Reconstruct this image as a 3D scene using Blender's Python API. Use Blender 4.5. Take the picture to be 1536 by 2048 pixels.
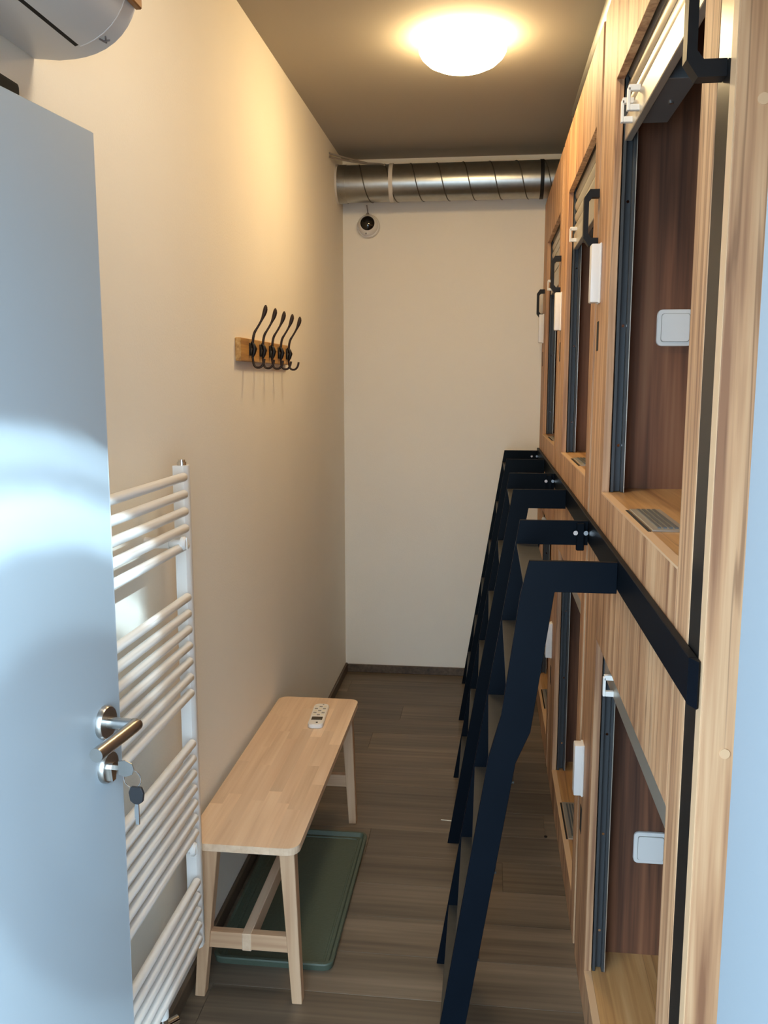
import bpy, bmesh, math, random
from mathutils import Vector, Matrix
R = random.Random(7)
for o in list(bpy.data.objects): bpy.data.objects.remove(o, do_unlink=True)
SC = bpy.context.scene
COL = SC.collection

# ------------------------------------------------------------------ camera
PITCH = math.atan(261/1760); YAW = math.atan(210/math.hypot(1760, 261)); EYE = 1.63
cd = bpy.data.cameras.new('camera'); cam = bpy.data.objects.new('camera', cd); COL.objects.link(cam)
cd.sensor_fit = 'VERTICAL'; cd.sensor_height = 36; cd.lens = 1760/2048*36
cd.clip_start = .02
cam.location = (0, 0, EYE); cam.rotation_euler = (math.pi/2-PITCH, 0, YAW)
SC.camera = cam
# ------------------------------------------------------------------ light and exposure
SC.view_settings.view_transform = 'Standard'; SC.view_settings.look = 'None'
SC.view_settings.exposure = 1.06; SC.view_settings.gamma = 1; SC.view_settings.use_curve_mapping = False
W = bpy.data.worlds.new('daylight'); SC.world = W; W.use_nodes = True
bg = W.node_tree.nodes['Background']; bg.inputs[0].default_value = (.60, .80, 1, 1); bg.inputs[1].default_value = 4.4
LAMP_STRENGTH = 25.0
# spot added in the corridor for reflected daylight; its ramp paints the light rings
def beam(name, loc, target, power, half_deg, stops, col=(.62, .85, 1)):
    ld = bpy.data.lights.new(name, 'SPOT'); lo = bpy.data.objects.new(name, ld); COL.objects.link(lo)
    lo.location = loc; lo.rotation_euler = (Vector(target)-Vector(loc)).to_track_quat('-Z', 'Y').to_euler()
    ld.energy = power; ld.color = col; ld.spot_size = math.radians(half_deg*2); ld.spot_blend = .25; ld.shadow_soft_size = .012
    ld.use_nodes = True; nt = ld.node_tree; em = nt.nodes['Emission']
    tc = nt.nodes.new('ShaderNodeTexCoord'); sx = nt.nodes.new('ShaderNodeSeparateXYZ'); nt.links.new(tc.outputs['Normal'], sx.inputs[0])
    ac = nt.nodes.new('ShaderNodeMath'); ac.operation = 'ARCCOSINE'
    ab = nt.nodes.new('ShaderNodeMath'); ab.operation = 'ABSOLUTE'; nt.links.new(sx.outputs[2], ab.inputs[0]); nt.links.new(ab.outputs[0], ac.inputs[0])
    dv = nt.nodes.new('ShaderNodeMath'); dv.operation = 'DIVIDE'; dv.inputs[1].default_value = math.radians(half_deg); nt.links.new(ac.outputs[0], dv.inputs[0])
    mp = nt.nodes.new('ShaderNodeMapping'); mp.inputs['Scale'].default_value = (60, 60, 6); nt.links.new(tc.outputs['Normal'], mp.inputs[0])
    nz = nt.nodes.new('ShaderNodeTexNoise'); nz.inputs['Scale'].default_value = 1; nz.inputs['Detail'].default_value = 2; nt.links.new(mp.outputs[0], nz.inputs['Vector'])
    wob = nt.nodes.new('ShaderNodeMath'); wob.operation = 'MULTIPLY_ADD'; wob.inputs[1].default_value = .03; nt.links.new(nz.outputs['Fac'], wob.inputs[0]); nt.links.new(dv.outputs[0], wob.inputs[2])
    dv = nt.nodes.new('ShaderNodeMath'); dv.operation = 'SUBTRACT'; dv.inputs[1].default_value = .015; nt.links.new(wob.outputs[0], dv.inputs[0])
    cr = nt.nodes.new('ShaderNodeValToRGB'); nt.links.new(dv.outputs[0], cr.inputs[0])
    e = cr.color_ramp.elements
    while len(e) > 1: e.remove(e[0])
    e[0].position = stops[0][0]; e[0].color = (stops[0][1],)*3+(1,)
    for p, v in stops[1:]:
        k = e.new(p); k.color = (v, v, v, 1)
    nt.links.new(cr.outputs[0], em.inputs['Strength'])
    return lo
beam('daylight_ring_spot', (.70, -.50, 2.50), (-.62, 1.34, .90), 480, 13,
     [(0, .05), (.20, .05), (.24, .015), (.40, .015), (.46, .20), (.60, .26), (.64, .8), (.72, 1), (.76, .50), (.79, .36), (.83, .60), (.88, .5), (.92, .0)])

# ------------------------------------------------------------------ materials
def srgb(h):
    c = [int(h[i:i+2], 16)/255 for i in (0, 2, 4)]
    return tuple((v/12.92 if v <= .04045 else ((v+.055)/1.055)**2.4) for v in c)+(1,)
MATS = {}
def newmat(n):
    m = bpy.data.materials.new(n); m.use_nodes = True; MATS[n] = m
    nt = m.node_tree; return m, nt, nt.nodes['Principled BSDF']
def pbr(n, col, rough=.5, metal=0., noise=0., nscale=20, bump=0., bscale=200, spec=.5, coat=0.):
    m, nt, b = newmat(n)
    c = srgb(col) if isinstance(col, str) else tuple(col)+(1,)
    b.inputs['Base Color'].default_value = c; b.inputs['Roughness'].default_value = rough; b.inputs['Metallic'].default_value = metal
    b.inputs['Specular IOR Level'].default_value = spec; b.inputs['Coat Weight'].default_value = coat
    geo = nt.nodes.new('ShaderNodeNewGeometry')
    if noise:
        t = nt.nodes.new('ShaderNodeTexNoise'); t.inputs['Scale'].default_value = nscale; t.inputs['Detail'].default_value = 4
        nt.links.new(geo.outputs['Position'], t.inputs['Vector'])
        mx = nt.nodes.new('ShaderNodeMixRGB'); mx.inputs[1].default_value = tuple(v*(1-noise) for v in c[:3])+(1,); mx.inputs[2].default_value = tuple(min(1, v*(1+noise)) for v in c[:3])+(1,)
        nt.links.new(t.outputs['Fac'], mx.inputs[0]); nt.links.new(mx.outputs[0], b.inputs['Base Color'])
    if bump:
        t = nt.nodes.new('ShaderNodeTexNoise'); t.inputs['Scale'].default_value = bscale; t.inputs['Detail'].default_value = 3
        nt.links.new(geo.outputs['Position'], t.inputs['Vector'])
        bp = nt.nodes.new('ShaderNodeBump'); bp.inputs['Strength'].default_value = bump; bp.inputs['Distance'].default_value = .002
        nt.links.new(t.outputs['Fac'], bp.inputs['Height']); nt.links.new(bp.outputs[0], b.inputs['Normal'])
    return m
def wood(n, axis, light, mid, dark, scale=1., rough=.45, crack=.0, tint=.0, contrast=1., bump=.05):
    m, nt, b = newmat(n); N = nt.nodes; L = nt.links
    geo = N.new('ShaderNodeNewGeometry'); oi = N.new('ShaderNodeObjectInfo')
    off = N.new('ShaderNodeVectorMath'); off.operation = 'ADD'
    sc = N.new('ShaderNodeVectorMath'); sc.operation = 'SCALE'; sc.inputs[0].default_value = (7.3, 3.1, 5.7)
    L.new(oi.outputs['Random'], sc.inputs['Scale']); L.new(geo.outputs['Position'], off.inputs[0]); L.new(sc.outputs[0], off.inputs[1])
    def grain(a, bl, detail, dist):
        mp = N.new('ShaderNodeMapping'); v = [a*scale]*3; v[axis] = bl*scale; mp.inputs['Scale'].default_value = v
        L.new(off.outputs[0], mp.inputs[0])
        t = N.new('ShaderNodeTexNoise'); t.inputs['Scale'].default_value = 1; t.inputs['Detail'].default_value = detail; t.inputs['Distortion'].default_value = dist
        L.new(mp.outputs[0], t.inputs['Vector']); return t
    g1 = grain(16, .9, 5, .6); g2 = grain(75, 2.2, 3, .2); g3 = grain(5, 1.2, 2, .3)
    a = N.new('ShaderNodeMath'); a.operation = 'MULTIPLY_ADD'; a.inputs[1].default_value = .45; L.new(g2.outputs['Fac'], a.inputs[0]); 
    s = N.new('ShaderNodeMath'); s.operation = 'MULTIPLY'; s.inputs[1].default_value = .55; L.new(g1.outputs['Fac'], s.inputs[0]); L.new(s.outputs[0], a.inputs[2])
    cr = N.new('ShaderNodeValToRGB'); L.new(a.outputs[0], cr.inputs[0]); e = cr.color_ramp.elements
    w = .16/contrast
    e[0].position = .5-w; e[0].color = srgb(dark); e[1].position = .5+w; e[1].color = srgb(light); k = e.new(.5); k.color = srgb(mid)
    out = cr.outputs[0]
    mx = N.new('ShaderNodeMixRGB'); mx.blend_type = 'MULTIPLY'; r3 = N.new('ShaderNodeValToRGB'); L.new(g3.outputs['Fac'], r3.inputs[0])
    r3.color_ramp.elements[0].position = .3; r3.color_ramp.elements[0].color = (.78, .74, .72, 1); r3.color_ramp.elements[1].position = .7; r3.color_ramp.elements[1].color = (1, 1, 1, 1)
    mx.inputs[0].default_value = 1; L.new(out, mx.inputs[1]); L.new(r3.outputs[0], mx.inputs[2]); out = mx.outputs[0]
    if crack:
        g4 = grain(9, .35, 3, 1.2); g5 = grain(6, 1.1, 1, 0)
        d = N.new('ShaderNodeMath'); d.operation = 'SUBTRACT'; d.inputs[1].default_value = .5; L.new(g4.outputs['Fac'], d.inputs[0])
        ab = N.new('ShaderNodeMath'); ab.operation = 'ABSOLUTE'; L.new(d.outputs[0], ab.inputs[0])
        ln = N.new('ShaderNodeMapRange'); ln.inputs['From Min'].default_value = .004; ln.inputs['From Max'].default_value = .016; ln.inputs['To Min'].default_value = 1; ln.inputs['To Max'].default_value = 0; L.new(ab.outputs[0], ln.inputs['Value'])
        mk = N.new('ShaderNodeMapRange'); mk.inputs['From Min'].default_value = .42; mk.inputs['From Max'].default_value = .56; L.new(g5.outputs['Fac'], mk.inputs['Value'])
        ml = N.new('ShaderNodeMath'); ml.operation = 'MULTIPLY'; L.new(ln.outputs[0], ml.inputs[0]); L.new(mk.outputs[0], ml.inputs[1])
        m3 = N.new('ShaderNodeMath'); m3.operation = 'MULTIPLY'; m3.inputs[1].default_value = crack; L.new(ml.outputs[0], m3.inputs[0])
        m2 = N.new('ShaderNodeMixRGB'); m2.blend_type = 'MULTIPLY'; L.new(m3.outputs[0], m2.inputs[0]); L.new(out, m2.inputs[1]); m2.inputs[2].default_value = (.22, .15, .13, 1); out = m2.outputs[0]
    if tint:
        hs = N.new('ShaderNodeHueSaturation'); L.new(out, hs.inputs['Color'])
        mr = N.new('ShaderNodeMapRange'); mr.inputs['To Min'].default_value = 1-tint; mr.inputs['To Max'].default_value = 1+tint
        L.new(oi.outputs['Random'], mr.inputs['Value']); L.new(mr.outputs[0], hs.inputs['Value']); out = hs.outputs[0]
    L.new(out, b.inputs['Base Color']); b.inputs['Roughness'].default_value = rough
    bp = N.new('ShaderNodeBump'); bp.inputs['Strength'].default_value = bump; bp.inputs['Distance'].default_value = .001
    L.new(a.outputs[0], bp.inputs['Height']); L.new(bp.outputs[0], b.inputs['Normal'])
    return m
pbr('plaster', 'F0E9DB', .75, noise=.03, nscale=3, bump=.25, bscale=160)
pbr('corridor_tile', '7C776E', .6)
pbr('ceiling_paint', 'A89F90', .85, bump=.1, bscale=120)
WV = ('E0B88E', 'C99B72', '966A4C')
wood('wood_v', 2, *WV, scale=1.1, rough=.55, crack=.5, contrast=1.35)
wood('wood_h', 1, 'E2B680', 'CF9F66', 'A9784A', scale=1.1, rough=.35, crack=.4)
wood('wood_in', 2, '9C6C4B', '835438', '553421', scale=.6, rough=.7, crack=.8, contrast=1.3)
pbr('edge_band', 'D8B28A', .5)
wood('floor_wood', 0, '877967', '706353', '51473B', scale=.7, rough=.45, tint=.14, contrast=.85, bump=.01)
wood('base_wood', 1, '6E5D4B', '5A4B3C', '43372D', scale=.9, rough=.5)
wood('birch', 1, 'F0D6B8', 'E8CAA9', 'D5B392', scale=1.0, rough=.5, tint=.07, contrast=.8)
wood('birch_leg', 2, 'DDBB98', 'CFA984', 'B78E6B', scale=1.2, rough=.55, contrast=.8)
wood('birch_x', 0, 'DDBB98', 'CFA984', 'B78E6B', scale=1.2, rough=.55, contrast=.8)
wood('rack_pine', 1, 'D9B072', 'C4924F', '9A6A34', scale=1.5, rough=.5)
pbr('door_paint', 'A4AFB6', .34, noise=.02, nscale=5, spec=.6)
pbr('door_edge', 'B4BAC0', .4)
pbr('frame_paint', '7F878C', .38)
pbr('steel', 'B8B6B2', .28, 1.0, noise=.08, nscale=60)
pbr('chrome', 'D8D8D8', .12, 1.0)
pbr('zinc', 'A6A6A2', .30, 1.0, noise=.16, nscale=35)
pbr('zinc_seam', '5C5A55', .5, .8)
pbr('alu', 'C9C2B4', .38, .75)
pbr('alu_dark', '7E8488', .4, .7)
pbr('rail_steel', '46484A', .45, .2, spec=.3)
pbr('black_steel', (.0025, .005, .009), .42, .0, noise=.2, nscale=9, spec=.06)
pbr('post_steel', (.012, .012, .012), .30, spec=.30)
pbr('tread_steel', (.045, .043, .038), .42, .2, noise=.25, nscale=40)
pbr('black_plastic', (.008, .008, .009), .5, spec=.25)
pbr('black_gap', (.006, .006, .006), .8)
pbr('white_enamel', 'ECE9E4', .3)
pbr('white_plastic', 'E6E2DC', .4)
pbr('ac_plastic', 'D4D5D6', .35)
pbr('ac_line', 'F0F2F4', .4)
pbr('grey_mark', '77757A', .5)
pbr('ac_brown', '8A5A2C', .5)
pbr('tray_green', '4C5749', .55, noise=.12, nscale=120, bump=.6, bscale=90)
pbr('iron', '3A2C24', .45, .6, noise=.2, nscale=50)
pbr('iron_dark', '25211F', .4, .6)
pbr('key_black', (.02, .02, .022), .35)
pbr('lcd', '3C3A33', .2)
pbr('key_grey', '8F8A80', .5)
pbr('dome_black', (.006, .006, .006), .06, coat=.6)
pbr('cable_white', 'CFC8BE', .5)
pbr('cable_grey', '8A8177', .5)
pbr('plug_white', 'E4DCC4', .45)
for nm, col, st in (('lamp_glass', (1, .74, .39, 1), LAMP_STRENGTH), ('lamp_glass_white', (1, .87, .67, 1), LAMP_STRENGTH*.62)):
    m, nt, b = newmat(nm); b.inputs['Base Color'].default_value = (1, .95, .85, 1)
    b.inputs['Emission Color'].default_value = col; b.inputs['Emission Strength'].default_value = st

# ------------------------------------------------------------------ mesh helpers
class MB:
    def __init__(s): s.bm = bmesh.new()
    def face(s, pts):
        return s.bm.faces.new([s.bm.verts.new(p) for p in pts])
    def box(s, a, b, bev=0.):
        x0, y0, z0 = (min(p, q) for p, q in zip(a, b)); x1, y1, z1 = (max(p, q) for p, q in zip(a, b))
        t = bmesh.new(); bmesh.ops.create_cube(t, size=1)
        for v in t.verts: v.co = ((v.co.x+.5)*(x1-x0)+x0, (v.co.y+.5)*(y1-y0)+y0, (v.co.z+.5)*(z1-z0)+z0)
        if bev: bmesh.ops.bevel(t, geom=t.edges[:], offset=bev, segments=2 if bev > .002 else 1, profile=.6, affect='EDGES')
        s.join(t); return s
    def join(s, t):
        vm = {v: s.bm.verts.new(v.co) for v in t.verts}
        for f in t.faces:
            try: s.bm.faces.new([vm[v] for v in f.verts])
            except ValueError: pass
        t.free()
    def prism(s, poly, axis, lo, hi, bev=0.):
        # poly: 2d points in the two remaining axes (in axis order); extruded lo..hi along axis
        def P(p, h):
            q = list(p); q.insert(axis, h); return q
        t = bmesh.new(); a = [t.verts.new(P(p, lo)) for p in poly]; c = [t.verts.new(P(p, hi)) for p in poly]; n = len(poly)
        t.faces.new(a); t.faces.new(c[::-1])
        for i in range(n): t.faces.new([a[i], c[i], c[(i+1) % n], a[(i+1) % n]])
        bmesh.ops.recalc_face_normals(t, faces=t.faces[:])
        if bev: bmesh.ops.bevel(t, geom=t.edges[:], offset=bev, segments=1, profile=.6, affect='EDGES')
        s.join(t); return s
    def cyl(s, p0, p1, r0, r1=None, seg=20, caps=True):
        r1 = r0 if r1 is None else r1
        p0 = Vector(p0); p1 = Vector(p1); d = (p1-p0).normalized(); u = d.orthogonal().normalized(); w = d.cross(u)
        A = []; B = []
        for i in range(seg):
            t = 2*math.pi*i/seg; k = u*math.cos(t)+w*math.sin(t); A.append(s.bm.verts.new(p0+k*r0)); B.append(s.bm.verts.new(p1+k*r1))
        for i in range(seg): s.bm.faces.new([A[i], A[(i+1) % seg], B[(i+1) % seg], B[i]])
        if caps: s.bm.faces.new(A[::-1]); s.bm.faces.new(B)
        return s
    def tube(s, pts, r, seg=10, radii=None):
        pts = [Vector(p) for p in pts]; n = len(pts); rings = []; u = None
        for i, p in enumerate(pts):
            d = (pts[min(i+1, n-1)]-pts[max(i-1, 0)]).normalized()
            u = d.orthogonal().normalized() if u is None else (u-d*u.dot(d)).normalized()
            w = d.cross(u); rr = radii[i] if radii else r
            rings.append([s.bm.verts.new(p+(u*math.cos(2*math.pi*k/seg)+w*math.sin(2*math.pi*k/seg))*rr) for k in range(seg)])
        for a, c in zip(rings, rings[1:]):
            for k in range(seg): s.bm.faces.new([a[k], a[(k+1) % seg], c[(k+1) % seg], c[k]])
        s.bm.faces.new(rings[0][::-1]); s.bm.faces.new(rings[-1]); return s
    def lathe(s, prof, origin, axis=(0, 0, 1), seg=40):
        # prof: (radius, height along axis)
        o = Vector(origin); d = Vector(axis).normalized(); u = d.orthogonal().normalized(); w = d.cross(u); rings = []
        for r, h in prof:
            if r < 1e-6: rings.append([s.bm.verts.new(o+d*h)])
            else: rings.append([s.bm.verts.new(o+d*h+(u*math.cos(2*math.pi*k/seg)+w*math.sin(2*math.pi*k/seg))*r) for k in range(seg)])
        for a, c in zip(rings, rings[1:]):
            for k in range(seg):
                k2 = (k+1) % seg
                f = [a[0], c[k2], c[k]] if len(a) == 1 else ([a[k], a[k2], c[0]] if len(c) == 1 else [a[k], a[k2], c[k2], c[k]])
                s.bm.faces.new(f)
        return s
def obj(name, mb, mat, parent=None, smooth=False, local=False, label=None, kind=None):
    bm = mb.bm
    org = Vector((0, 0, 0))
    if parent is not None and not local:
        r = parent
        while r.parent: r = r.parent
        org = r.location.copy()
    for v in bm.verts: v.co -= org
    bmesh.ops.recalc_face_normals(bm, faces=bm.faces[:])
    me = bpy.data.meshes.new(name); bm.to_mesh(me); bm.free(); me.materials.append(MATS[mat])
    if smooth:
        for p in me.polygons: p.use_smooth = True
        try: me.set_sharp_from_angle(angle=math.radians(38))
        except Exception: pass
    o = bpy.data.objects.new(name, me); COL.objects.link(o)
    if parent is not None: o.parent = parent
    if label: o['label'] = label
    if kind: o['kind'] = kind
    return o
def tag(o, label, cat, group=None, kind=None):
    o['label'] = label; o['category'] = cat
    if group: o['group'] = group
    if kind: o['kind'] = kind
    return o
def thing(name, loc, label, cat, group=None, kind=None, rz=0):
    o = bpy.data.objects.new(name, None); COL.objects.link(o); o.location = loc; o.rotation_euler = (0, 0, rz); o.empty_display_size = .05
    return tag(o, label, cat, group, kind)
def B(a, b, bev=0.): return MB().box(a, b, bev)
def bez(p0, p1, p2, n=8):
    p0, p1, p2 = map(Vector, (p0, p1, p2)); return [p0*(1-t)**2+p1*2*t*(1-t)+p2*t*t for t in (i/n for i in range(n+1))]

# ------------------------------------------------------------------ room shell
XL, XR, YB, YF0, YF1, ZC = -.781, 2.45, 4.765, .40, .52, 2.775
F = .272                                              # aisle face of the bunk units
DX0, DX1, DZ = -.735, .151, 2.03                      # doorway
cf = obj('floor_corridor', B((-4, -4, -.1), (4, YF0-.05, 0)), 'corridor_tile')  # out of view; added and toned to bounce daylight into the room
tag(cf, 'unseen corridor floor outside the doorway, added for bounced daylight', 'floor', kind='structure')
fl = obj('floor', B((XL-.1, YF0-.05, -.1), (XR+.1, YB+.1, -.004)), 'black_gap')
tag(fl, 'dark greyish brown wood-look plank floor of the narrow aisle', 'floor', kind='structure')
row = .1775; y = YF0-.05; i = 0
while y < YB:
    off = [.31, .83, .05, .58, .97, .22, .70][i % 7]; x = XL-1.22+off*1.22
    while x < F+.02:
        a, c = max(x, XL), min(x+1.22, F+.02)
        if c-a > .01: obj('plank', B((a+.0004, y+.0004, -.004), (c-.0004, min(y+row, YB)-.0004, 0), .0006), 'floor_wood', fl)
        x += 1.22
    y += row; i += 1
w = obj('wall_left', B((XL-.1, YF1, 0), (XL, YB, ZC)), 'plaster'); tag(w, 'cream plastered left wall carrying the radiator, hooks and air conditioner', 'wall', kind='structure')
w = obj('wall_back', B((XL-.1, YB, 0), (XR+.1, YB+.1, ZC)), 'plaster'); tag(w, 'cream plastered end wall below the metal duct', 'wall', kind='structure')
w = obj('wall_right', B((XR, YF1, 0), (XR+.1, YB, ZC)), 'plaster'); tag(w, 'plastered right wall hidden behind the wooden bunks', 'wall', kind='structure')
mb = B((XL-.1, YF0, 0), (DX0-.05, YF1, ZC)).box((DX1+.05, YF0, 0), (XR+.1, YF1, ZC)).box((DX0-.05, YF0, DZ+.05), (DX1+.05, YF1, ZC))
w = obj('wall_front', mb, 'plaster'); tag(w, 'plastered entrance wall around the doorway', 'wall', kind='structure')
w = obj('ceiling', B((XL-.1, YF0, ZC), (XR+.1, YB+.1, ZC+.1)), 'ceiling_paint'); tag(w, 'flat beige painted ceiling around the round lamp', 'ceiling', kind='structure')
w = obj('baseboard_left', B((XL, YF1, 0), (XL+.012, YB, .05), .002), 'base_wood'); tag(w, 'low brown baseboard along the left wall', 'baseboard', kind='structure')
w = obj('baseboard_back', B((XL+.012, YB-.012, 0), (F, YB, .045), .002), 'base_wood'); tag(w, 'low brown baseboard along the end wall', 'baseboard', kind='structure')
tr = thing('trim_1', (DX1, YF0, 0), 'pale blue-grey steel door frame at the right edge of the picture', 'door frame', kind='structure')
obj('jamb', B((DX1, YF0-.015, 0), (DX1+.07, YF1+.012, DZ+.05), .004), 'frame_paint', tr)
obj('jamb', B((DX0-.07, YF0-.015, 0), (DX0, YF1+.012, DZ+.05), .004), 'frame_paint', tr)
obj('head', B((DX0, YF0-.015, DZ), (DX1, YF1+.012, DZ+.05), .004), 'frame_paint', tr)

# ------------------------------------------------------------------ door, opened into the room
EX, EY = -.596, 1.331; DANG = math.atan2(-.1045, .9945)  # leaf local: +x along leaf to the free edge, +y... see below
DW = .82
hx, hy = EX-.1045*DW, EY-.9945*DW
# local frame: u (local x) from hinge to free edge, n (local -y) out of the visible face
dr = thing('door_1', (hx, hy, 0), 'blue-grey painted door leaf standing open at the left edge', 'door', kind='structure', rz=math.atan2(.9945, .1045))
# local y axis = rotate u by +90 deg = (-.9945,.1045): towards the left wall; visible face is y=0, body y 0..0.04
obj('leaf', B((0, 0, .008), (DW-.003, .040, 2.0), .0015), 'door_paint', dr, local=True)
obj('edge_strip', B((DW-.003, .0008, .008), (DW, .0392, 1.9995), .0005), 'door_edge', dr, local=True)
hz, s0 = 1.092, DW-.052
h = obj('lever_handle', MB().cyl((s0, 0, hz), (s0, -.052, hz), .0095, seg=24).tube([(s0, -.050, hz), (s0, -.056, hz)]+[(s0-t, -.056, hz) for t in (.01, .06, .118)], .0105, seg=20), 'steel', dr, smooth=True, local=True)
obj('rosette', MB().lathe([(0, 0), (.027, 0), (.027, .006), (.025, .009), (.013, .009), (0, .009)], (s0, 0, hz), (0, -1, 0)), 'steel', h, smooth=True, local=True)
lz = 1.017
k = obj('keyhole_rosette', MB().lathe([(0, 0), (.026, 0), (.026, .006), (.024, .009), (.010, .009), (0, .009)], (s0, 0, lz), (0, -1, 0)), 'steel', dr, smooth=True, local=True)
obj('lock_cylinder', MB().prism([(s0+.0085*math.cos(t), lz+.0085*math.sin(t)) for t in [math.pi*i/8 for i in range(9)]]+[(s0-.005, lz-.022), (s0+.005, lz-.022)], 1, -.014, -.009), 'chrome', k, local=True)
cl = obj('closer_bracket', B((DW-.30, .041, 1.90), (DW-.14, .075, 1.965), .004), 'black_plastic', dr, local=True)
Mdoor = Matrix.Translation((hx, hy, 0)) @ Matrix.Rotation(math.atan2(.9945, .1045), 4, 'Z')
kp = Mdoor @ Vector((s0, -.014, lz))
ks = thing('key_set', kp, 'pair of keys on a ring hanging from the door lock', 'keys', rz=math.atan2(.9945, .1045))
kk = obj('key', MB().box((-.001, 0, -.004), (.001, -.008, .004)).prism([(-.008, -.011), (-.020, -.014), (-.032, -.009), (-.035, 0), (-.032, .009), (-.020, .014), (-.008, .011)], 0, -.0012, .0012, .0003), 'steel', ks, local=True)
ring = [( .001, -.031+.015*math.sin(t), -.017+.015*math.cos(t)) for t in [2*math.pi*i/24 for i in range(25)]]
obj('ring', MB().tube(ring, .0009, 6), 'chrome', ks, smooth=True, local=True)
kz = -.027
k2 = obj('key', MB().box((-.0012, -.041, kz-.026), (.0012, -.035, kz-.066)).box((-.0012, -.035, kz-.036), (.0012, -.0335, kz-.055)), 'chrome', ks, local=True, label='hanging key')
obj('key_head', MB().prism([(-.049, kz-.026), (-.051, kz-.012), (-.047, kz-.002), (-.029, kz-.002), (-.025, kz-.012), (-.027, kz-.026), (-.034, kz-.031), (-.042, kz-.031)], 0, -.003, .003, .001), 'key_black', k2, local=True)

# ------------------------------------------------------------------ steel frame of the bunk wall (posts and ladder rail)
sf = thing('ladder_rail', (F, 1.12, 0), 'black steel ladder rail and posts running along the bunk fronts', 'rail')
RZ0, RZ1 = 1.219, 1.281
obj('rail', B((F-.012, 1.124, RZ0), (F-.0005, YB-.01, RZ1), .0012), 'black_steel', sf)
obj('rail_end', MB().prism([(F-.012, 1.124), (F-.0012, 1.124), (F-.0012, 1.108), (F-.004, 1.104)], 2, RZ0, RZ1), 'black_steel', sf)
for (a, c, x0) in ((1.1235, 1.1865, F+.0005), (2.377, 2.413, F+.012), (3.587, 3.618, F+.012)):
    obj('post', B((x0, a, 0), (x0+.05, c, 2.515), .001), 'post_steel', sf)

# ------------------------------------------------------------------ bunk units
T = .018
COLS = [(1.187, 2.375, 1.272, 2.135), (2.415, 3.585, 2.504, 3.338), (3.620, 4.757, 3.700, 4.505)]
ZT, SILL, MIDT, OPT, LSILL = 2.525, 1.368, 1.005, 2.298, .115
XB = 2.30
NAMES = ['nearest wooden two-tier bunk unit, beside the doorway', 'middle wooden two-tier bunk unit, between its two neighbours', 'farthest wooden two-tier bunk unit, against the end wall']
WORDS = ['nearest', 'middle', 'farthest']
def handle(y, zb, parent, xo=.234):
    zt = zb+.14
    out = [(F, zb), (xo+.014, zb), (xo, zb+.020), (xo, zt-.020), (xo+.014, zt), (F, zt)]
    inn = [(F, zb+.020), (xo+.020, zb+.020), (xo+.012, zb+.030), (xo+.012, zt-.030), (xo+.020, zt-.020), (F, zt-.020)]
    m = MB()
    y0, y1 = y-.012, y+.012
    for i in range(5):
        q = [out[i], out[i+1], inn[i+1], inn[i]]
        m.prism(q, 1, y0, y1)
    bmesh.ops.remove_doubles(m.bm, verts=m.bm.verts[:], dist=1e-5)
    return obj('pull_handle', m, 'black_plastic', parent)
def lockbox(y, zb, parent):
    o = obj('lock_box', B((F-.026, y, zb), (F, y+.040, zb+.142), .004), 'white_plastic', parent, smooth=True)
    obj('lock_box_base', B((F-.006, y-.002, zb-.002), (F, y+.042, zb+.144), .002), 'white_plastic', o)
    return o
def shutter(u, y0, y1, zopen, ztop, wname):
    xs = .300
    s = obj('roller_shutter', B((xs+.006, y0+.004, zopen+.05), (xs+.010, y1-.004, ztop), 0), 'alu_dark', u)
    z = zopen+.055
    while z < ztop:
        zz = min(z+.036, ztop)
        pr = [(xs+.001, z+.001), (xs-.003, z+.009), (xs-.0045, z+.018), (xs-.003, z+.028), (xs+.001, z+.035), (xs+.008, z+.035), (xs+.008, z+.001)]
        obj('slat', MB().prism(pr, 1, y0+.004, y1-.004), 'alu', s, smooth=True); z += .0385
    b = obj('bottom_bar', B((xs-.006, y0+.004, zopen), (xs+.010, y1-.004, zopen+.053), .0015), 'alu', s)
    return s
def clip(u, y, z):
    c = obj('latch_clip', B((.276, y-.006, z), (.300, y+.006, z+.012), .001).box((.270, y-.006, z), (.276, y+.006, z+.045), .001).box((.272, y-.006, z+.038), (.296, y+.006, z+.050), .001), 'white_plastic', u)
    return c
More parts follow.
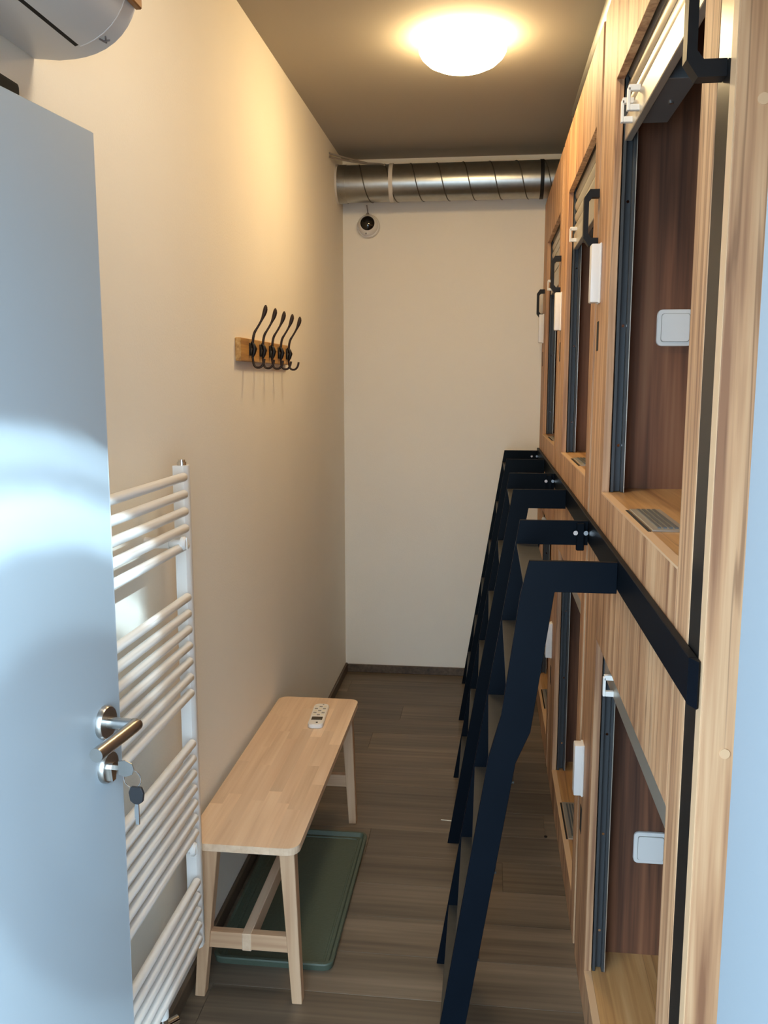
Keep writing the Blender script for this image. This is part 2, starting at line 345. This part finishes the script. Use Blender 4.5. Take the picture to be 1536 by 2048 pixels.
for n, (a, c, p, q) in enumerate(COLS):
    u = thing('bunk_unit', (F, a, 0), NAMES[n], 'bunk', 'bunk units along the right side')
    X1 = F+T
    # face panels
    obj('stile', B((F, a, 0), (X1, p-.0006, ZT), .0012), 'wood_v', u)
    obj('stile', B((F, q+.0006, 0), (X1, c, ZT), .0012), 'wood_v', u)
    obj('top_panel', B((F, p, OPT), (X1, q, ZT), .0012), 'wood_v', u)
    obj('middle_panel', B((F, p, MIDT), (X1, q, SILL-.0005), .0006), 'wood_v', u)
    obj('bottom_panel', B((F, p, 0), (X1, q, LSILL-.0005), .0006), 'wood_v', u)
    obj('roof_panel', B((X1, a, ZT-T), (XB, c, ZT)), 'wood_h', u)
    iy0, iy1 = a+.012, q+.085
    for (zs, zc, nm) in ((SILL, 2.47, 'upper'), (LSILL, 1.20, 'lower')):
        sh = obj('sleeping_deck', B((X1, iy0, zs-.018), (XB, iy1, zs)), 'wood_h', u)
        obj('edge_band', B((F-.0004, p+.0006, zs-.0035), (X1-.0005, q-.0006, zs+.0004)), 'edge_band', sh)
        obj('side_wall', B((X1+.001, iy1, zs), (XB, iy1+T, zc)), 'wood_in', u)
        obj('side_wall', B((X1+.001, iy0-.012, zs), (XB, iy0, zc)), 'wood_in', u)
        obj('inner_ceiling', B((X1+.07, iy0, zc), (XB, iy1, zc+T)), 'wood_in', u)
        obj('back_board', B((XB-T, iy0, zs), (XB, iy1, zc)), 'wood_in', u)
        zo = OPT if nm == 'upper' else MIDT
        # guide rails
        for yy, sg in ((q, 1), (p, -1)):
            g = obj('guide_rail', B((.2925, yy, zs+.001), (.2990, yy+sg*.030, zo+.05)).box((.2990, yy+sg*.018, zs+.001), (.3150, yy+sg*.030, zo+.05)).box((.3150, yy-sg*.002, zs+.001), (.3215, yy+sg*.030, zo+.05), .001), 'rail_steel', u)
            if sg == 1:
                obj('rail_lip', B((.3215, yy-.003, zs+.001), (.3235, yy+.030, zo+.05)), 'alu', g)
                for f in (.12, .42, .72):
                    obj('screw', MB().cyl((.309, yy+.018, zs+f*(zo-zs)), (.309, yy+.0155, zs+f*(zo-zs)), .0035, seg=10), 'chrome', g)
        opened = {('upper', 0): 2.165, ('upper', 1): 2.10, ('upper', 2): 2.05}.get((nm, n), .915)
        s = shutter(u, p, q, opened, zo+.06, WORDS[n])
        yc = (p+q)/2
        if nm == 'upper':
            clip(s, q-.105, opened+.012); clip(s, q-.19, opened+.012) if n == 0 else None
            lk = obj('latch_box', B((.312, q-.40, opened+.006), (.365, q-.12, opened+.05), .001), 'alu_dark', s)
            obj('screw', MB().cyl((.345, q-.26, opened+.006), (.345, q-.26, opened+.003), .005, seg=12), 'chrome', lk)
        else:
            clip(s, q-.16, opened+.004)
        # vent grille in the deck
        gy = p+.30
        vg = obj('vent_grille', B((F+.018, gy, zs), (F+.080, gy+.26, zs+.004), .001), 'alu', u)
        for k in range(4): obj('grille_bar', B((F+.030+k*.010, gy+.015, zs+.004), (F+.036+k*.010, gy+.245, zs+.0065)), 'alu_dark', vg)
        obj('grille_slot', B((F+.0105, gy, zs), (F+.0165, gy+.26, zs+.0012)), 'black_gap', vg)
        # light switch on the far inner wall (wall mounted, one per bunk)
        zsw = 1.757 if nm == 'upper' else .424
        sw = thing('light_switch', (.440, iy1, zsw), f'white light switch inside the {nm} bunk of the {WORDS[n]} unit', 'switch', 'light switches inside the bunks')
        r = .012; hw = .043
        def rr(hw, hh, r, cx, cz):
            P = []
            for sx, sz, t0 in ((1, 1, 0), (-1, 1, 90), (-1, -1, 180), (1, -1, 270)):
                for t in range(0, 91, 30): P.append((cx+sx*(hw-r)+r*math.cos(math.radians(t0+t)), cz+sz*(hh-r)+r*math.sin(math.radians(t0+t))))
            return P
        obj('plate', MB().prism(rr(hw, hw, .012, .440, zsw), 1, iy1-.010, iy1, .0015), 'white_plastic', sw, smooth=True)
        obj('gap_line', MB().prism(rr(.0335, .0335, .006, .440, zsw), 1, iy1-.0106, iy1-.0100), 'key_grey', sw)
        obj('rocker', MB().prism(rr(.0325, .0325, .006, .440, zsw), 1, iy1-.0135, iy1-.0104, .0008), 'white_plastic', sw, smooth=True)
        # lock box and card slot on the far stile
        yl = c-.085 if n < 2 else c-.14
        zb = 1.825 if nm == 'upper' else .520
        lockbox(yl, zb, u)
        obj('key_slot', B((F-.0010, yl+.015, zb-.118), (F+.0006, yl+.048, zb-.045)), 'black_gap', u)
    if n == 0:
        ep = obj('end_panel', B((F+.001, 1.098, 0), (XB, 1.1225, ZT), .001), 'wood_v', u)
        obj('edge_band', B((F-.0005, 1.0985, .001), (F+.001, 1.122, ZT-.001)), 'edge_band', ep)
        for zz in (1.947, 1.165, .40): obj('dowel_cap', MB().cyl((.3035, 1.098, zz), (.3035, 1.0965, zz), .0066, seg=20), 'edge_band', ep)
        handle(1.152, 1.986, u, .225)
    if n < 2: handle(c+.02, 1.975, u)
    else: handle(c-.125, 1.95, u)

# ------------------------------------------------------------------ ladders
def ladder(yn, yf, label, jog):
    t = .012
    r = thing('bunk_ladder', (-.09, yn, 0), label, 'ladder', 'black bunk ladders')
    xr = F-.0125
    ZA1, ZA0 = 1.275, 1.212
    def rail(y0, y1, jg):
        xl = .086; m = .1515
        lo_l = lambda z: xl-.012-(ZA0-z)*m; wdt = .064
        if jg:
            L = [(xl, ZA1), (.070, ZA0-.008), (.037, .950), (.012, .855), (-.118, 0)]
            Rr = [(-.064, 0), (.068, .845), (.097, .915), (.138, ZA0)]
        else:
            L = [(xl, ZA1), (xl-.205, 0)]; Rr = [(xl-.205+.058, 0), (.138, ZA0)]
        mb = MB()
        poly = L+Rr+[(xr, ZA0), (xr, ZA1)]
        mb.prism(poly, 1, y0, y1, .0008)
        return mb
    obj('side_rail', rail(yn, yn+t, jog), 'black_steel', r)
    fr = obj('side_rail', rail(yf-t, yf, False), 'black_steel', r)
    cb = obj('clamp', B((xr-.030, yf-t-.014, ZA0-.012), (xr-.010, yf-t, ZA1-.004), .002), 'black_steel', r)
    for dx in (-.033, -.007):
        obj('bolt', MB().cyl((xr+dx, yf-t-.012, 1.247), (xr+dx-.0 , yf-t-.020, 1.247), .006, seg=12), 'chrome', cb)
    for i in range(6):
        z = 1.213-.2060*i
        xl = .086-.205*(1.275-z)/1.275
        obj('tread', B((xl+.003, yn+t, z-.006), (xl+.057, yf-t, z), .0008), 'tread_steel', r)
    return r
ladder(1.750, 2.290, 'nearest black steel ladder hooked on the rail', True)
ladder(2.940, 3.480, 'middle black steel ladder hooked on the rail', False)
ladder(4.100, 4.640, 'farthest black steel ladder hooked on the rail by the end wall', False)

# ------------------------------------------------------------------ ceiling lamp
def ceiling_lamp(lc, label, glass):
    lp = thing('ceiling_lamp', lc, label, 'lamp', 'round ceiling lamps')
    obj('lamp_base', MB().lathe([(0, 0), (.125, 0), (.125, -.022), (0, -.022)], lc, seg=56), 'white_enamel', lp, smooth=True)
    prof = [(.120, -.022), (.138, -.026), (.147, -.036), (.147, -.046), (.138, -.062), (.118, -.080), (.088, -.094), (.050, -.103), (.02, -.106), (0, -.1065)]
    obj('dome', MB().lathe(prof, lc, seg=56), glass, lp, smooth=True)
ceiling_lamp((-.107, 3.17, ZC), 'round glowing dome lamp on the ceiling', 'lamp_glass')
ceiling_lamp((-.107, 1.70, ZC), 'second round dome lamp, above the doorway end beside the air conditioner', 'lamp_glass_white')

# ------------------------------------------------------------------ ducts
def duct(name, p0, p1, r, label, pitch=.13, phase=0):
    p0 = Vector(p0); p1 = Vector(p1); d = (p1-p0).normalized(); L = (p1-p0).length
    t = thing(name, p0, label, 'duct')
    obj('pipe', MB().cyl(p0, p1, r, seg=56), 'zinc', t, smooth=True)
    u = Vector((0, 0, 1)); w = d.cross(u); pts = []
    n = int(L/pitch*28)
    for i in range(n+1):
        a = 2*math.pi*i/28+phase; s = L*i/n
        pts.append(p0+d*s+(u*math.cos(a)+w*math.sin(a))*(r+.0005))
    obj('spiral_seam', MB().tube(pts, .0028, 6), 'zinc_seam', t, smooth=True)
    return t
DCY, DCZ, DR = 4.600, 2.618, .090
d1 = duct('ventilation_duct', (XL+.004, DCY, DCZ), (.95, DCY, DCZ), DR, 'galvanised spiral duct running across the end wall under the ceiling', phase=1.2)
obj('wall_collar', MB().cyl((XL+.0005, DCY, DCZ), (XL+.010, DCY, DCZ), DR+.006, seg=48), 'cable_white', d1, smooth=True)
obj('duct_sleeve', MB().cyl((XL+.010, DCY, DCZ), (XL+.05, DCY, DCZ), DR+.003, seg=48), 'zinc', d1, smooth=True)
obj('white_strap', MB().cyl((-.512, DCY, DCZ), (-.492, DCY, DCZ), DR+.0035, seg=48), 'cable_white', d1, smooth=True)
obj('black_band', MB().cyl((.232, DCY, DCZ), (.250, DCY, DCZ), DR+.0035, seg=48), 'black_plastic', d1, smooth=True)
d2 = duct('ventilation_duct', (.385, 1.35, ZT+.0985), (.385, 3.55, ZT+.0985), .093, 'galvanised duct lying on top of the bunk units', phase=.4, pitch=1.3)
for k, (dz, ww) in enumerate(((0, 'upper'), (-.016, 'lower'))):
    pts = bez((XL+.002, 4.36, 2.712+dz), (XL+.06, 4.47, 2.715+dz), (XL+.16, 4.58, 2.712+dz*.1), 10)+bez((XL+.17, 4.59, 2.7135), (XL+.22, 4.60, 2.7135), (XL+.25, 4.53, 2.690), 6)[1:]
    obj('cable', MB().tube(pts, .0045, 8), 'cable_grey', d1, smooth=True)

# ------------------------------------------------------------------ dome security camera on end wall
cc = (-.643, YB-.001, 2.437)
sc_ = thing('security_camera', cc, 'white dome security camera with black lens on the end wall', 'camera')
obj('base', MB().lathe([(0, 0), (.060, 0), (.060, -.014), (.056, -.022), (0, -.022)], cc, (0, 1, 0)), 'white_plastic', sc_, smooth=True)
ball = Vector((cc[0], cc[1]-.030, cc[2]+.002))
ax = Vector((.05, -1, .12)).normalized()
obj('shell', MB().lathe([(.052*math.sin(t), .052*math.cos(t)) for t in [math.radians(a) for a in range(45, 121, 8)]], ball, ax), 'white_plastic', sc_, smooth=True)
obj('lens_dome', MB().lathe([(0, .048)]+[(.048*math.sin(math.radians(a)), .048*math.cos(math.radians(a))) for a in range(8, 57, 8)], ball, ax), 'dome_black', sc_, smooth=True)
obj('sensor_dot', MB().cyl((cc[0]-.006, cc[1]-.062, cc[2]-.044), (cc[0]-.006, cc[1]-.066, cc[2]-.045), .004, seg=10), 'grey_mark', sc_)
obj('lead', MB().tube([(cc[0]-.004, YB-.012, cc[2]+.050), (cc[0]-.004, YB-.014, cc[2]+.075), (cc[0]-.002, YB-.060, cc[2]+.096)], .003, 8).tube([(cc[0]-.016, YB-.012, cc[2]+.046), (cc[0]-.006, YB-.012, cc[2]+.068)], .003, 6).tube([(cc[0]+.010, YB-.012, cc[2]+.046), (cc[0]-.002, YB-.012, cc[2]+.068)], .003, 6), 'cable_grey', sc_, smooth=True)

# ------------------------------------------------------------------ air conditioner
AY0, AY1 = .72, 1.519
ac = thing('air_conditioner', (XL, AY0, 2.17), 'pale grey wall air conditioner in the upper left corner', 'air conditioner')
prof = [(XL+.001, 2.175), (-.735, 2.1705), (-.708, 2.1715), (-.688, 2.174), (-.670, 2.1785), (-.652, 2.1855), (-.636, 2.195), (-.623, 2.206), (-.612, 2.219), (-.604, 2.232), (-.598, 2.246), (-.594, 2.262), (-.588, 2.32), (-.586, 2.40), (-.592, 2.445), (-.620, 2.455), (XL+.001, 2.455)]
obj('housing', MB().prism(prof, 1, AY0, AY1), 'ac_plastic', ac, smooth=True)
def offs(pts, d):
    out = []
    for i, p in enumerate(pts):
        a = pts[max(i-1, 0)]; b_ = pts[min(i+1, len(pts)-1)]
        tx, tz = b_[0]-a[0], b_[1]-a[1]; l = math.hypot(tx, tz); out.append((p[0]+tz/l*d, p[1]-tx/l*d))
    return out
arc = [(-.676, 2.177), (-.664, 2.1805), (-.652, 2.1855), (-.636, 2.195), (-.623, 2.206), (-.612, 2.219), (-.604, 2.232), (-.598, 2.246)]
fl_out = offs(arc, .0035); fl_in = offs(arc, -.001)
obj('air_flap', MB().prism(fl_out+fl_in[::-1], 1, AY0+.05, AY1-.050), 'ac_plastic', ac, smooth=True)
ln_o = offs(arc, .0038); ln_i = offs(arc, -.001)
obj('flap_rim', MB().prism(ln_o+ln_i[::-1], 1, AY1-.050, AY1-.0475), 'ac_line', ac, smooth=True)
obj('outlet_slot', MB().prism(offs([(-.6835, 2.1745), (-.677, 2.1765)], .0012)+[(-.677, 2.181), (-.6835, 2.181)], 1, AY0+.05, AY1-.050), 'black_gap', ac)
pz = offs([(-.650, 2.186), (-.643, 2.190), (-.636, 2.194)], .0006)
cx_, cz_ = pz[1]
tdir = Vector((.87, 0, .49)); nd = Vector((.49, 0, -.87))
def stroke(p, q, w=.0012):
    P0 = Vector((cx_, AY1-.026, cz_))+tdir*p[0]+Vector((0, 1, 0))*p[1]; Q0 = Vector((cx_, AY1-.026, cz_))+tdir*q[0]+Vector((0, 1, 0))*q[1]
    d = (Q0-P0).normalized(); s_ = d.cross(nd).normalized()*w
    return [P0+s_+nd*.0008, P0-s_+nd*.0008, Q0-s_+nd*.0008, Q0+s_+nd*.0008], [P0+s_-nd*.001, P0-s_-nd*.001, Q0-s_-nd*.001, Q0+s_-nd*.001]
mk = MB()
for st in (((-.004, -.012), (-.001, .010)), ((-.003, 0), (.006, .009)), ((.006, -.008), (.002, .001))):
    a_, b_ = stroke(*st); mk.face(a_)
    for i in range(4): mk.face([a_[i], a_[(i+1) % 4], b_[(i+1) % 4], b_[i]])
obj('logo_mark', mk, 'grey_mark', ac)
obj('brown_strip', B((-.597, AY0+.02, 2.243), (-.585, AY1-.002, 2.262), .002), 'ac_brown', ac, label='brown strip')  # thin brown strip along the lower front edge of the housing
wb = obj('wall_bracket', B((XL, 1.330, 2.060), (XL+.022, 1.425, 2.104), .006), 'black_gap'); tag(wb, 'small black bracket on the wall under the air conditioner', 'bracket')

# ------------------------------------------------------------------ towel radiator
ra = thing('towel_radiator', (XL+.06, 1.46, .2), 'white ladder-style towel radiator on the left wall', 'radiator')
for px, yy in ((-.722, 1.462), (-.7125, 1.988)):
    p_ = obj('post', MB().prism([(px-.016, yy-.018), (px+.010, yy-.018), (px+.016, yy-.010), (px+.016, yy+.010), (px+.010, yy+.018), (px-.016, yy+.018)], 2, .212, 1.436), 'white_enamel', ra, smooth=True)
    obj('vent_cap', MB().cyl((px, yy, 1.436), (px, yy, 1.444), .011, seg=18).cyl((px, yy, 1.444), (px, yy, 1.449), .008, seg=18), 'chrome', p_, smooth=True)
ZR = [1.411, 1.371, 1.331, 1.291, 1.251]+[1.126-.0392*i for i in range(7)]+[.763-.0383*i for i in range(7)]+[.402-.0385*i for i in range(5)]
for z in ZR:
    obj('rung', MB().tube([(-.699, 1.444, z), (-.6985, 1.4465, z), (-.6985, 1.9575, z), (-.699, 1.960, z)], .0105, 16, [.008, .0105, .0105, .008]), 'white_enamel', ra, smooth=True)
for zz in (1.262, .510):
    b_ = obj('wall_mount', MB().cyl((XL, 1.920, zz), (-.722, 1.920, zz), .013, seg=20).cyl((-.722, 1.920, zz), (-.694, 1.920, zz), .010, seg=20), 'white_enamel', ra, smooth=True)
    obj('mount_cap', MB().lathe([(0, .012), (.012, .011), (.0165, .006), (.0165, 0), (0, 0)], (-.694, 1.920, zz), (1, 0, 0), 24).box((-.683, 1.9185, zz-.014), (-.681, 1.9215, zz+.014)), 'white_enamel', b_, smooth=True)
v = obj('valve', MB().cyl((-.715, 1.745, .238), (-.715, 1.745, .195), .015, seg=20), 'white_enamel', ra, smooth=True)
obj('valve_body', MB().cyl((-.715, 1.745, .195), (-.715, 1.745, .150), .013, seg=16).cyl((-.715, 1.745, .170), (-.690, 1.775, .170), .010, seg=16).cyl((-.715, 1.745, .150), (-.715, 1.745, 0), .008, seg=14), 'chrome', v, smooth=True)

# ------------------------------------------------------------------ coat rack
cr_ = thing('coat_rack', (XL, 3.0, 1.73), 'pine board with five dark iron coat hooks on the left wall', 'coat rack')
obj('board', B((XL, 2.690, 1.693), (XL+.020, 3.370, 1.765), .002), 'rack_pine', cr_)
for i in range(5):
    y = 2.790+.1285*i; x0 = XL+.020
    hk = obj('hook', MB().tube(bez((x0+.010, y, 1.735), (x0+.009, y, 1.772), (x0+.018, y, 1.788), 6)+bez((x0+.024, y, 1.797), (x0+.048, y, 1.832), (x0+.053, y, 1.856), 6)+[Vector((x0+.054, y, 1.864)), Vector((x0+.0545, y, 1.870))], .004, 10,
             [.0042]*7+[.0035]*3+[.0045, .0062, .0072, .0072, .0055, .002]), 'iron', cr_, smooth=True)
    obj('hook_plate', B((x0, y-.011, 1.712), (x0+.005, y+.011, 1.752), .0015).tube([(x0+.006, y, 1.756), (x0+.012, y, 1.745), (x0+.016, y, 1.733), (x0+.012, y, 1.718), (x0+.007, y, 1.704)], .006, 10, [.003, .0065, .008, .0065, .003]), 'iron_dark', hk, smooth=True)
    obj('lower_prong', MB().tube([(x0+.008, y, 1.715), (x0+.009, y, 1.700)]+bez((x0+.010, y, 1.694), (x0+.012, y, 1.672), (x0+.028, y, 1.674), 6)+bez((x0+.030, y, 1.674), (x0+.044, y, 1.678), (x0+.047, y, 1.702), 6), .0038, 10), 'iron', hk, smooth=True)

# ------------------------------------------------------------------ bench
BX0, BX1, BY0, BY1, BZ = -.765, -.464, 2.052, 3.130, .450
be = thing('bench', (-.61, 2.59, 0), 'low pale birch bench along the left wall', 'bench')
nr = 8; rw = (BX1-BX0)/nr; RC = .034
for i in range(nr):
    x0 = BX0+i*rw; x1 = x0+rw; y = BY0; cuts = [BY0]
    yy = BY0+R.uniform(.12, .42)
    while yy < BY1-.1: cuts.append(yy); yy += R.uniform(.25, .48)
    cuts.append(BY1)
    for j in range(len(cuts)-1):
        ya, yb = cuts[j], cuts[j+1]; P = [(x0, ya), (x1, ya), (x1, yb), (x0, yb)]
        def rnd(cx, cy, t0): return [(cx+RC*math.cos(math.radians(t0+t)), cy+RC*math.sin(math.radians(t0+t))) for t in range(0, 91, 15)]
        if i == 0 and j == 0: P = rnd(BX0+RC, BY0+RC, 180)+P[1:]
        if i == nr-1 and j == 0: P = P[:1]+rnd(BX1-RC, BY0+RC, 270)+P[2:]
        if i == nr-1 and j == len(cuts)-2: P = P[:2]+rnd(BX1-RC, BY1-RC, 0)+P[3:]
        if i == 0 and j == len(cuts)-2: P = P[:3]+rnd(BX0+RC, BY1-RC, 90)
        obj('stave', MB().prism(P, 2, BZ-.020, BZ), 'birch', be)
def leg(xt, xb, y):
    m = MB(); A = [(xt-.020, y-.014), (xt+.020, y-.014), (xt+.020, y+.024), (xt-.020, y+.024)]; C = [(xb-.013, y-.012), (xb+.014, y-.012), (xb+.014, y+.020), (xb-.013, y+.020)]
    v0 = [m.bm.verts.new((*p, 0)) for p in C]; v1 = [m.bm.verts.new((*p, BZ-.020)) for p in A]
    m.bm.faces.new(v0); m.bm.faces.new(v1)
    for i in range(4): m.bm.faces.new([v0[i], v0[(i+1) % 4], v1[(i+1) % 4], v1[i]])
    bmesh.ops.recalc_face_normals(m.bm, faces=m.bm.faces[:]); bmesh.ops.bevel(m.bm, geom=m.bm.edges[:], offset=.0015, segments=1, affect='EDGES')
    return m
for y in (2.082, 3.048):
    obj('leg', leg(-.497, -.477, y), 'birch_leg', be); obj('leg', leg(-.700, -.742, y), 'birch_leg', be)
    obj('end_stretcher', B((-.722, y-.006, .142), (-.490, y+.018, .188), .0015), 'birch_x', be)
obj('long_stretcher', B((-.623, 2.074, .140), (-.598, 3.068, .189), .0015), 'birch', be)

# boot tray
TX0, TX1, TY0, TY1 = -.752, -.405, 2.205, 2.945
ty = thing('boot_tray', (-.58, 2.57, 0), 'dark green plastic boot tray on the floor under the bench', 'tray')
def rrect(x0, x1, y0, y1, r, n=6):
    P = []
    for cx, cy, t0 in ((x1-r, y1-r, 0), (x0+r, y1-r, 90), (x0+r, y0+r, 180), (x1-r, y0+r, 270)):
        P += [(cx+r*math.cos(math.radians(t0+90*t/n)), cy+r*math.sin(math.radians(t0+90*t/n))) for t in range(n+1)]
    return P
m = MB(); rings = []
for ins, z in ((.004, .0005), (0, .018), (.002, .022), (.010, .022), (.013, .018), (.018, .009), (.026, .009), (.028, .011), (.032, .011), (.034, .008)):
    rings.append([m.bm.verts.new((*p, z)) for p in rrect(TX0+ins, TX1-ins, TY0+ins, TY1-ins, max(.03-ins, .006))])
for a, c in zip(rings, rings[1:]):
    for i in range(len(a)): m.bm.faces.new([a[i], a[(i+1) % len(a)], c[(i+1) % len(a)], c[i]])
m.bm.faces.new(rings[-1]); m.bm.faces.new(rings[0][::-1])
obj('tray_body', m, 'tray_green', ty, smooth=True)

# remote control / handset on the bench
rm = thing('remote_control', (-.579, 2.932, BZ), 'white remote control with small dark screen lying on the bench', 'remote', rz=math.radians(3.5))
m = MB().prism([(p[0], p[1]) for p in rrect(-.027, .027, -.100, .100, .018)], 2, 0, .016, .003)
obj('case', m, 'white_plastic', rm, smooth=True, local=True)
obj('screen', B((-.019, -.058, .016), (.019, -.030, .0168), .0003), 'lcd', rm, local=True)
for r_ in range(5):
    for c_ in range(3):
        obj('button', B((-.020+c_*.0145, -.016+r_*.0195, .016), (-.009+c_*.0145, -.007+r_*.0195, .0175), .0005), 'key_grey' if (r_+c_) % 2 else 'plug_white', rm, local=True)
obj('power_button', MB().cyl((.004, -.082, .016), (.004, -.082, .0175), .004, seg=14), 'lcd', rm, local=True)
obj('led_window', MB().cyl((.006, .090, .016), (.006, .090, .0168), .003, seg=12), 'key_grey', rm, local=True)

# litter on the floor
st = obj('toothpick', MB().tube([(-.151, 3.105, .0015), (-.085, 3.098, .0015)], .0015, 6), 'plug_white'); tag(st, 'thin pale stick lying on the floor by the middle ladder', 'stick')
sp = obj('black_pellet', MB().lathe([(0, 0), (.006, 0), (.006, .003), (0, .004)], (.232, 3.025, 0), seg=14), 'black_plastic', smooth=True); tag(sp, 'tiny black pellet on the floor near the bunk fronts', 'pellet')
